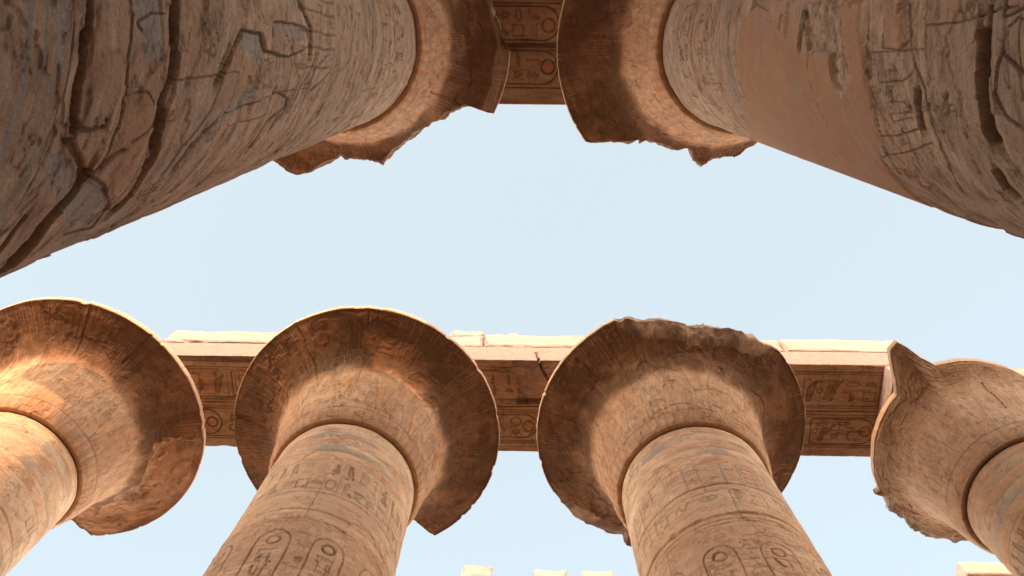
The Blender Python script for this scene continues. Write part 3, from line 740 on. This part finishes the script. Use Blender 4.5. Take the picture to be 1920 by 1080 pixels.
# ------------------------------------------------------------------ dressed blocks
def axis_pts(a, b, step):
    n = max(2, int(math.ceil((b - a) / step)) + 1); return np.linspace(a, b, n)
def block(name, b, mat, parent, step=.06, fine=None, fstep=.02, relief=None, seed=1, chip=.03, rough=.008, frontcrack=None):
    """a stone block b=(x0,x1,y0,y1,z0,z1); fine = faces built finely ('z-','y-','y+'); relief = Canvas of the underside"""
    x0, x1, y0, y1, z0, z1 = b; fine = fine or ()
    lo = np.array([x0, y0, z0]); hi = np.array([x1, y1, z1])
    Vs = []; Fs = []; Cs = []; base = 0
    for ax in range(3):
        for sgn in (-1, 1):
            u, v = [q for q in range(3) if q != ax]
            nm = 'xyz'[ax] + ('-' if sgn < 0 else '+')
            if relief is not None and nm == 'z-': gu, gv = relief.xs, relief.ys
            else:
                st = fstep if nm in fine else step
                gu, gv = axis_pts(lo[u], hi[u], st), axis_pts(lo[v], hi[v], st)
            U, Vv = np.meshgrid(gu, gv)
            P = np.zeros(U.shape + (3,)); P[..., u] = U; P[..., v] = Vv; P[..., ax] = hi[ax] if sgn > 0 else lo[ax]
            C = np.zeros(U.shape + (4,), np.float32)
            d = np.minimum(P - lo, hi - P)
            ds = np.sort(d, -1); ssum = ds[..., 0] + ds[..., 1]
            cn = chip * (.5 + 2.2 * np.clip(noise3(P, .5, seed) * 2, 0, 1) ** 1.5 + .6 * np.clip(noise3(P, .09, seed + 4), 0, 1))
            push = np.clip(cn - ssum, 0, None) * .5
            for q in range(3):
                near_ = d[..., q] < cn
                sg = np.where(P[..., q] - lo[q] < hi[q] - P[..., q], 1, -1)
                P[..., q] += sg * push * near_
            nrm = noise3(P, .35, seed + 20) * rough * 1.6 + noise3(P, .08, seed + 24) * rough
            P[..., ax] += sgn * nrm
            if relief is not None and nm == 'z-':
                P[..., 2] += relief.D; C = relief.C.copy()
            elif relief is not None: C[..., 0] = 1.
            if frontcrack is not None and nm in ('y-', 'y+'):
                for (cxa, cza, cxb, czb, w) in frontcrack:
                    t = np.clip((P[..., 2] - cza) / (czb - cza + 1e-9), 0, 1)
                    dd = np.abs(P[..., 0] - (cxa + (cxb - cxa) * t)); inz = (P[..., 2] >= min(cza, czb)) & (P[..., 2] <= max(cza, czb))
                    m = (1 - sstep(w * .3, w * .7, dd)) * inz
                    P[..., 1] -= sgn * m * .1; C[..., 2] = np.maximum(C[..., 2], m)
            n, m = U.shape
            flip = (sgn > 0) == (ax == 1)
            Vs.append(P.reshape(-1, 3)); Cs.append(C.reshape(-1, 4)); Fs.append(gridfaces(n, m, False, flip) + base); base += n * m
    return finish(name, np.concatenate(Vs), np.concatenate(Fs), mat, parent, np.concatenate(Cs))
def hsign(c, names, x0, y, size, gap, d, rot=3, paint=None):
    x = x0
    for nme in names:
        c.glyph(nme, x, y, size * (1 if nme not in FLATS else 1), size, d, rot=rot, paint=paint); x += size * gap

# ------------------------------------------------------------------ ground
gx = np.linspace(-1, 1, 140); gx = np.sign(gx) * (np.abs(gx) ** 3) * 700
GX, GY = np.meshgrid(gx, gx)
GZ = fbm(GX, GY, 6, 4, 5) * .06 - .03
g = finish('ground', np.stack([GX, GY, GZ], -1), gridfaces(140, 140), M_sand)
tag(g, 'sandy floor of the ruined temple hall', 'ground', kind='structure')

# ------------------------------------------------------------------ the great columns
GROUP = 'great papyrus columns of the temple nave'
LAB = {
 'A1': 'leftmost far column, its shaft and open papyrus capital splashed with orange sunlight',
 'A2': 'far column left of centre with a nearly whole round capital and a small sunlit patch on it',
 'A3': 'far column right of centre whose capital has a rough grey broken top edge',
 'A4': 'rightmost far column with a badly broken capital and one horn-like shard of rim left',
 'B2': 'huge near column at top left, deep cut grooves and grey cement patches on its shaft',
 'B3': 'huge near column at top right with a smooth salmon plaster area on its shaft',
 'B1': 'near row column out of frame to the left, sun falling on its carved shaft',
 'B4': 'near row column out of frame to the right, plain weathered shaft',
}
LIM = {
 'A4': [(-180, 3.4), (40, 3.4), (52, 2.62), (66, 2.72), (74, 2.6), (88, 2.66), (97, 2.52), (112, 2.56), (124, 2.42), (133, 2.5), (141, 2.30), (147, 2.44), (156, 3.4)],
 'A1': [(-180, 3.3), (88, 3.3), (92, 3.03), (99, 2.7), (150, 2.6), (165, 3.3)],
 'A2': [(-180, 3.4), (57, 3.4), (61, 3.1), (64, 2.25), (105, 2.2), (125, 3.1), (132, 3.4)],
 'A3': [(-180, 3.4), (-122, 3.4), (-116, 3.15), (-104, 2.95), (-85, 2.72), (-70, 2.85), (-56, 3.0), (-44, 3.18), (-36, 3.4), (104, 3.4), (110, 2.95), (150, 3.2), (160, 3.4)],
 'B2': [(-180, 2.2), (-60, 2.3), (-40, 2.9), (-24, 2.95), (-5, 3.06), (8, 3.3), (25.0, 3.44), (26.0, 3.44), (28.0, 2.66), (31, 2.50), (45, 2.22), (52, 2.2), (72, 2.34), (79, 2.52), (88, 2.4), (100, 2.42), (112, 2.9), (118, 3.1), (128, 3.1), (140, 2.5), (160, 2.2)],
 'B3': [(-180, 3.4), (-150, 3.3), (-100, 2.9), (-60, 3.0), (0, 2.8), (61, 2.12), (72, 2.22), (83, 2.30), (88, 2.3), (92, 2.42), (97, 2.30), (99, 2.12), (114, 2.18), (125, 2.32), (136, 2.8), (141, 3.15), (146, 3.4)],
}
RCF = {'A4': [(-180, 2.30), (-147, 2.34), (-141, 2.62), (-136.5, 3.02), (-133.5, 3.30), (-129.5, 3.36), (-127.5, 3.12), (-125, 2.72), (-120, 2.34), (-104, 2.22), (-87, 2.12), (-59, 2.0), (0, 2.2), (60, 2.7), (97, 2.66), (132, 2.52), (150, 2.38)]}
FACE = {'A1': -20, 'A2': -67, 'A3': -112, 'A4': -150, 'B2': 14, 'B3': 165, 'B1': 0, 'B4': 180}
CR = {'A1': [(-74, .62, 1., .02), (-47, .72, 1., .03)], 'A2': [(-119, .55, 1., .045), (-172, .86, .97, .10)], 'A3': [(-140, .7, .95, .02)], 'A4': [(-100, .3, .6, .03)], 'B2': [(30, .4, .8, .03)], 'B3': [(-150, .5, 1., .04)]}
for key in ('A1', 'A2', 'A3', 'A4', 'B2', 'B3', 'B1', 'B4'):
    x, y, dh, rc, rn, hn, tap = FIT[key]
    root = tag(empty('papyrus_column', (x, y, 0)), LAB[key], 'column', GROUP)
    near = {'A': False}.get(key[0], True)
    if key in ('B1', 'B4'): near = None
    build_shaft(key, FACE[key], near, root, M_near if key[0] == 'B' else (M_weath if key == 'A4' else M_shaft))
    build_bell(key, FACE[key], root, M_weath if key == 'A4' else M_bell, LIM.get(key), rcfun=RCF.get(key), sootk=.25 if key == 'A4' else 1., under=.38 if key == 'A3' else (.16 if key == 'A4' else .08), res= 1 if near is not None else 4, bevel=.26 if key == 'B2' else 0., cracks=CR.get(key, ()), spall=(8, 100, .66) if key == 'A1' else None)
    ay0, ay1 = ((6.87, 9.34) if key[0] == 'A' else (-1.73, .76))
    xa0, xa1 = (-2.0, 2.0) if key[0] == 'A' else (-.28, 1.9)
    if key == 'B1': continue
    block('abacus', (xa0, xa1, ay0 - y, ay1 - y, H + dh + .226, ARCH_Z - .004), M_pale if key == 'A4' else M_arch, root, step=.12, seed=hash_(key), chip=.05)
    bs = []
    n = 72; aa = np.linspace(0, 2 * pi, n, endpoint=False)
    prof = [(.02, .62), (2.35, .62), (2.47, .52), (2.52, .3), (2.52, -.05), (1.3, -.06)][::-1]
    Rb = np.array([[q[0] + .02 * math.sin(5 * t + q[1] * 9) for t in aa] for q in prof]); Zb = np.array([[q[1] for t in aa] for q in prof])
    Rb[-1] = .02
    Cb = np.zeros(Rb.shape + (4,), np.float32)
    # low round base the shaft stands on
    o = finish('base', np.stack([Rb * np.cos(aa), Rb * np.sin(aa), Zb], -1), gridfaces(len(prof), n, True), M_pale, root, Cb)

# ------------------------------------------------------------------ far architrave (row over the four far columns)
AZ = ARCH_Z; MIDZ = 18.70 + EYE; TOPZ = 19.60 + EYE
def under(x0, x1, y0, y1, seed, st=.0165):
    return Canvas(axis_pts(x0, x1, st), axis_pts(y0, y1, st), seed, .004)
rA = tag(empty('architrave', (0, 8.1, AZ)), 'long sunlit stone beam lying across the four far columns, hieroglyphs cut underneath', 'architrave')
def ab(name, b, **k):
    x0, x1, y0, y1, z0, z1 = b
    o = block(name, (x0, x1, y0 - 8.1, y1 - 8.1, z0 - AZ, z1 - AZ), parent=rA, **k); return o
def shiftcanvas(c, dy): c.ys = c.ys - dy; return c
r = rng(77)
Ys = (6.86, 8.098, 8.104, 9.345)
XA = (-9.25, -3.62, 3.70, 10.17)
for i in range(3):
    xa, xb = XA[i] + (.004 if i else 0), XA[i + 1]
    for j in range(2):
        ya, yb = Ys[2 * j], Ys[2 * j + 1]
        c = under(xa, xb, ya, yb, 300 + i * 7 + j)
        m0 = ya + (.20 if j == 0 else .10); m1 = yb - (.08 if j == 0 else .26)
        if i == 0 and j == 0: m0 = ya + .30
        for yy in (m0, m0 + .06, m1, m1 - .06): c.line([(xa, yy), (xb, yy)], .022, .02, .9)
        # the long ovals and rows of signs
        ym = (m0 + m1) / 2; hh = (m1 - m0) - .22
        x = xa + .2 + .5 * (j == 0)
        spans = {(0, 1): None}
        while x < xb - .4:
            if r.rand() < .5:
                Lr = 1.6; 
                c.line([(x, ym - hh / 2), (x + Lr - hh / 2, ym - hh / 2)] + [(x + Lr - hh / 2 + hh / 2 * math.cos(t), ym + hh / 2 * math.sin(t)) for t in np.linspace(-pi / 2, pi / 2, 10)] + [(x, ym + hh / 2), (x, ym - hh / 2)], .03, .025, .9)
                c.ring(x + Lr - .24, ym, .13, .03, .03, .9, .5)
                for q in range(3):
                    for sgn in (-1, 1): c.glyph(SIGNS[r.randint(len(SIGNS))], x + .25 + q * .36, ym + sgn * hh * .2, hh * .42, .3, .03, rot=3, soot=.85)
                x += Lr + .12
            else:
                for q in range(3):
                    if r.rand() < .4: c.glyph(TALLS[r.randint(len(TALLS))], x + .22, ym, .42, hh * .9, .034, soot=.85)
                    else:
                        c.glyph(SIGNS[r.randint(len(SIGNS))], x + .2, ym + hh * .22, .38, hh * .42, .03, soot=.85)
                        c.glyph(SIGNS[r.randint(len(SIGNS))], x + .2, ym - hh * .22, .38, hh * .42, .03, soot=.85)
                    x += .45
                c.line([(x, m0 + .06), (x, m1 - .06)], .02, .02, .5); x += .12
        if i == 0 and j == 0:      # plain dark fillet along the front edge, sun disc and snake
            c.patch([(xa - .1, ya - .1), (xb + .1, ya - .1), (xb + .1, ya + .17), (xa - .1, ya + .17)], .06, 2, .55, rough=.004)
            for (cx, cy, w_, h_, nm) in ((-7.41, 7.37, .3, .3, 'sun'), (-7.9, 7.62, .5, .26, 'snake'), (-6.95, 7.55, .5, .6, 'bars'), (-8.1, 7.35, .4, .2, 'arm')):
                c.patch([(cx - w_ * .55, cy - h_ * .55), (cx + w_ * .55, cy - h_ * .55), (cx + w_ * .55, cy + h_ * .55), (cx - w_ * .55, cy + h_ * .55)], 0, None, flat=True, rough=.001)
                c.glyph(nm, cx, cy, w_, h_, .03)
        if i == 1 and j == 0:      # lost piece: a plain recess with squared steps, and a crack
            c.patch([(-.16, 6.7), (2.0, 6.7), (1.9, 7.98), (.0, 7.98), (-.02, 7.3), (-.16, 7.2)], .10, 0, .3, rough=.02, flat=True, soft=.02)
            c.patch([(-.02, 7.90), (1.9, 7.90), (1.9, 8.04), (-.02, 8.04)], .05, 2, .8, rough=.02)
            c.curve([(.52, 6.8), (.54, 7.0), (.66, 7.25), (.86, 7.5), (1.2, 7.7)], .07, .16, 1.)
        if i == 1 and j == 1:
            c.patch([(-.9, 8.25), (.72, 8.25), (.72, 9.1), (-.9, 9.1)], 0, None, flat=True, rough=.001)
            hh2 = .62; c.line([(-1.6, 8.32), (.2, 8.32)] + [(.2 + .31 * math.cos(t), 8.63 + .31 * math.sin(t)) for t in np.linspace(-pi / 2, pi / 2, 10)] + [(-1.6, 8.94)], .03, .025, .9)
            c.ring(.29, 8.63, .14, .035, .03, .7, .9)
            for q in range(4): c.glyph(SIGNS[(q * 5 + 2) % len(SIGNS)], -.1 - q * .3, 8.63, .5, .28, .025, rot=3)
            for yy in (9.06, 9.12, 9.2): c.line([(xa, yy), (xb, yy)], .018, .015, .5)
        if i == 2:
            xs0 = 7.05
            c.patch([(6.5, m0 + .1), (8.9, m0 + .1), (8.9, m1 - .1), (6.5, m1 - .1)], 0, None, flat=True, rough=.001)
            ym = (m0 + m1) / 2
            for nm, cx, w_, h_ in (('staff', 7.05, .22, .62), ('bird', 7.72, .55, .62), ('sun', 7.45, .2, .2), ('comb', 8.15, .3, .26), ('water', 8.5, .5, .22)): c.glyph(nm, cx, ym, w_, h_, .035)
            c.glyph('mouth', 8.15, ym - .22, .34, .2, .03); c.glyph('snake', 7.3, ym + .25, .34, .2, .03); c.glyph('eye', 8.5, ym + .22, .4, .2, .03); c.glyph('arm', 7.38, ym - .2, .3, .2, .03)
        weather(c, .4)
        c.ys = c.ys - 8.1
        fc = [(.45, 18.35 + EYE - AZ, .52, 17.78 + EYE - AZ, .05), (.85, 18.42 + EYE - AZ, .45, 18.34 + EYE - AZ, .05)] if (i == 1 and j == 0) else None
        ab('lower_block', (xa, xb, ya, yb, AZ, MIDZ), mat=M_arch if j else M_pale2, relief=c, fine=('y-',) if j == 0 else (), fstep=.03, step=.1, seed=40 + i * 3 + j, chip=.03, frontcrack=fc)
for i, (xa, xb) in enumerate(((-9.20, -5.3), (-5.294, -.9), (-.894, 3.2), (3.206, 6.9), (6.906, 10.12))):
    ab('upper_block', (xa, xb, 6.83 + .02 * (i % 2), 9.36, MIDZ + .004, TOPZ - .04 * (i % 2)), mat=M_pale, fine=('y-',), fstep=.03, step=.1, seed=60 + i, chip=.11, rough=.02)

# loose stones lying on top of the far architrave
STN = [(-1.85, .95, .42, 'pale long block lying on the far beam beside the second capital, largest loose stone'),
       (-.72, .42, .24, 'small pale stone just right of the largest loose block on the far beam'),
       (-.30, .34, .30, 'small brownish stone between two smaller pale stones on the far beam'),
       (.06, .42, .18, 'low flat pale stone at the right end of the loose stones on the far beam')]
for k, (x, w, h, lb) in enumerate(STN):
    o = block('loose_stone', (0, w, 0, .5, 0, h), M_pale, None, step=.03, seed=90 + k, chip=.14, rough=.04)
    o.location = (x, 6.88, TOPZ + .005); tag(o, lb, 'stone', 'loose stones on top of the far beam')
for k, (x, w, lb) in enumerate(((6.98, .26, 'short dark flake of stone on the far beam right of the third capital'), (7.32, .5, 'longer thin dark slab on the far beam right of the third capital'))):
    o = block('stone_flake', (0, w, 0, .4, 0, .09), M_near, None, step=.03, seed=95 + k, chip=.03, rough=.01)
    o.location = (x, 6.9, TOPZ + .01); tag(o, lb, 'stone', 'dark flakes on top of the far beam')

# ------------------------------------------------------------------ near architrave (overhead)
rB = tag(empty('architrave', (0, -.49, AZ)), 'carved stone beam overhead at the top of the picture, cartouches with red discs on its underside', 'architrave')
YB = (-1.74, -.502, -.494, .768)
for i, (xa, xb) in enumerate(((-3.75, 3.95), (3.956, 12.0))):
    for j in range(2):
        ya, yb = YB[2 * j], YB[2 * j + 1]
        fineb = i == 0
        c = under(xa, xb, ya, yb, 400 + i * 5 + j, .014 if fineb else .12)
        if fineb:
            if j == 1:
                lines = (-.455, -.40, .40); yc, hh = -.035, .70; disc = (.57, -.055, .15)
            else:
                lines = (-.54, -1.37, -1.45, -1.50); yc, hh = -.96, .70; disc = (.585, -.915, .14)
            for yy in lines: c.line([(xa, yy), (xb, yy)], .03, .03, .75)
            xe = .80
            for xend, dx in ((xe, 0), (xe - 2.1, 0), (xe + 2.1, 0)):
                c.line([(xend - 1.9, yc - hh / 2), (xend - hh / 2, yc - hh / 2)] + [(xend - hh / 2 + hh / 2 * math.cos(t), yc + hh / 2 * math.sin(t)) for t in np.linspace(-pi / 2, pi / 2, 12)] + [(xend - 1.9, yc + hh / 2)], .035, .03, .75)
                c.line([(xend - 1.95, yc - hh / 2), (xend - 1.95, yc + hh / 2)], .035, .03, .7)
                c.ring(xend - .23, disc[1], disc[2], .035, .035, .7, .9)
                seq = ['man', 'staff', 'scarab', 'water', 'loaf', 'reed', 'bars', 'feather'] if j == 1 else ['comb', 'cobra', 'stool', 'mouth', 'bird', 'ankh', 'arm', 'basket']
                for q in range(4):
                    c.glyph(seq[q * 2], xend - .56 - q * .34, yc + .15, .30, .30, .03, rot=3, paint=3 if q % 2 else 1, pv=.5)
                    c.glyph(seq[q * 2 + 1], xend - .56 - q * .34, yc - .16, .30, .30, .03, rot=3, paint=3 if q % 2 == 0 else None, pv=.5)
            weather(c, .4)
        c.ys = c.ys + .49
        block('beam_block', (xa, xb, ya + .49, yb + .49, 0, .50), M_arch, rB, relief=c, step=.12, seed=70 + i * 2 + j, chip=.03)

# ------------------------------------------------------------------ clerestory piers beyond the far columns
def pier(x0, x1, yf, ztop, zb, seed, label, notch=0.):
    o = tag(empty('clerestory_pier', ((x0 + x1) / 2, yf + .6, zb)), label, 'pier', 'sunlit piers above the side hall')
    w = (x1 - x0) / 2; h = ztop - zb
    block('shaft', (-w + .06, w - .06, -.5, .5, 0, h - .62), M_pale, o, step=.12, fine=('y-',), fstep=.06, seed=seed, chip=.06, rough=.02)
    block('cap_block', (-w, w, -.6, .6, h - .614, h), M_pale, o, step=.06, seed=seed + 1, chip=.09, rough=.02)
PB = 14.6
for k, (a, b, dy, lb) in enumerate(((-.08, -.033, .712, 'pale sunlit pier top at the bottom edge, leftmost of the three close together'),
                                (.027, .078, .717, 'pale sunlit pier top at the bottom edge, middle one of the three close together'),
                                (.099, .146, .718, 'pale sunlit pier top at the bottom edge, nearest the third far column'),
                                (.651, .735, .6915, 'wide pale sunlit block at the bottom right corner beside the rightmost column'))):
    yf = 14.4; z = yf / dy
    pier(a * z, b * z, yf, z + EYE, PB, 500 + k * 5, lb)
def hall_wall(y0, y1, ztop, label, seed, x0=-34, x1=34):
    r_ = tag(empty('side_hall', (0, (y0 + y1) / 2, 0)), label, 'building'); w = (y1 - y0) / 2
    block('wall', (x0, x1, -w, w, 0, ztop - 1.5), M_sandw, r_, step=1.2, seed=seed, chip=.1, rough=.03)
    block('beam', (x0 - .1, x1 + .1, -w - .08, w + .08, ztop - 1.496, ztop), M_pale, r_, step=.8, seed=seed + 1, chip=.1, rough=.03)
hall_wall(-12.5, -6.5, 7.6, 'lower side hall masonry behind the near row, out of the picture', 530)  # unseen hall, added to control sun on the floor and bounce
hall_wall(14.45, 16.3, PB - .004, 'lower side hall masonry carrying the sunlit piers beyond the far columns', 520)

cw = tag(empty('clerestory_wall', (0, -6.9, PB)), 'high window wall standing behind the near row, out of the picture', 'wall')
WZ = 19.20 + EYE - PB  # unseen wall added and notched to shape sun and shade
for k, (xa, xb, zt) in enumerate(((-19.5, -17.4, WZ), (-14.25, -7.75, WZ - 1.1), (-7.746, -6.15, WZ - .58), (-6.146, -2.0, WZ), (-1.996, 3.0, WZ), (3.004, 8.0, WZ), (8.004, 14.0, WZ))):
    block('wall_block', (xa, xb, -.4, .4, .004, zt), M_pale, cw, step=.4, seed=540 + k, chip=.05, rough=.01)
block('base_course', (-28.0, 14.0, -.42, .42, -3.2, 0), M_pale, cw, step=.8, seed=563, chip=.05, rough=.01)
block('pier', (-3.2, 3.4, -.4, .4, 7.602 - PB, -3.204), M_pale, cw, step=.6, seed=575, chip=.05, rough=.01)  # wide pier added to keep low sun off a near shaft
for k in (0, 1, 2, 3, 5, 6):
    block('pier', (-27.5 + 6.6 * k, -26.3 + 6.6 * k, -.4, .4, 7.602 - PB, -3.204), M_pale, cw, step=.6, seed=565 + k, chip=.05, rough=.01)
block('top_course', (-13.8, -7.75, -.4, .4, WZ - 1.096, WZ), M_pale, cw, step=.4, seed=561, chip=.05, rough=.01)

for sx, lb in ((-1, 'low broken gateway mass closing the hall far to the left, out of the picture'), (1, 'low broken gateway mass closing the hall far to the right, out of the picture')):
    gw = tag(empty('gateway', (sx * 31.0, 4.0, 0)), lb, 'gateway')  # unseen end mass, added to cut low sky light
    block('wall', (-2.5, 2.5, -10.4, 10.4, 0, 12.0), M_pale, gw, step=1.0, seed=600 + sx, chip=.15, rough=.04)
    block('cornice', (-2.9, 2.9, -10.43, 10.43, 12.004, 13.0), M_pale, gw, step=.8, seed=604 + sx, chip=.15, rough=.03)

block('top_slab', (-3.7, 11.9, -1.2, 1.2, .505, .60), M_pale, rB, step=.3, seed=620, chip=.02, rough=.004)
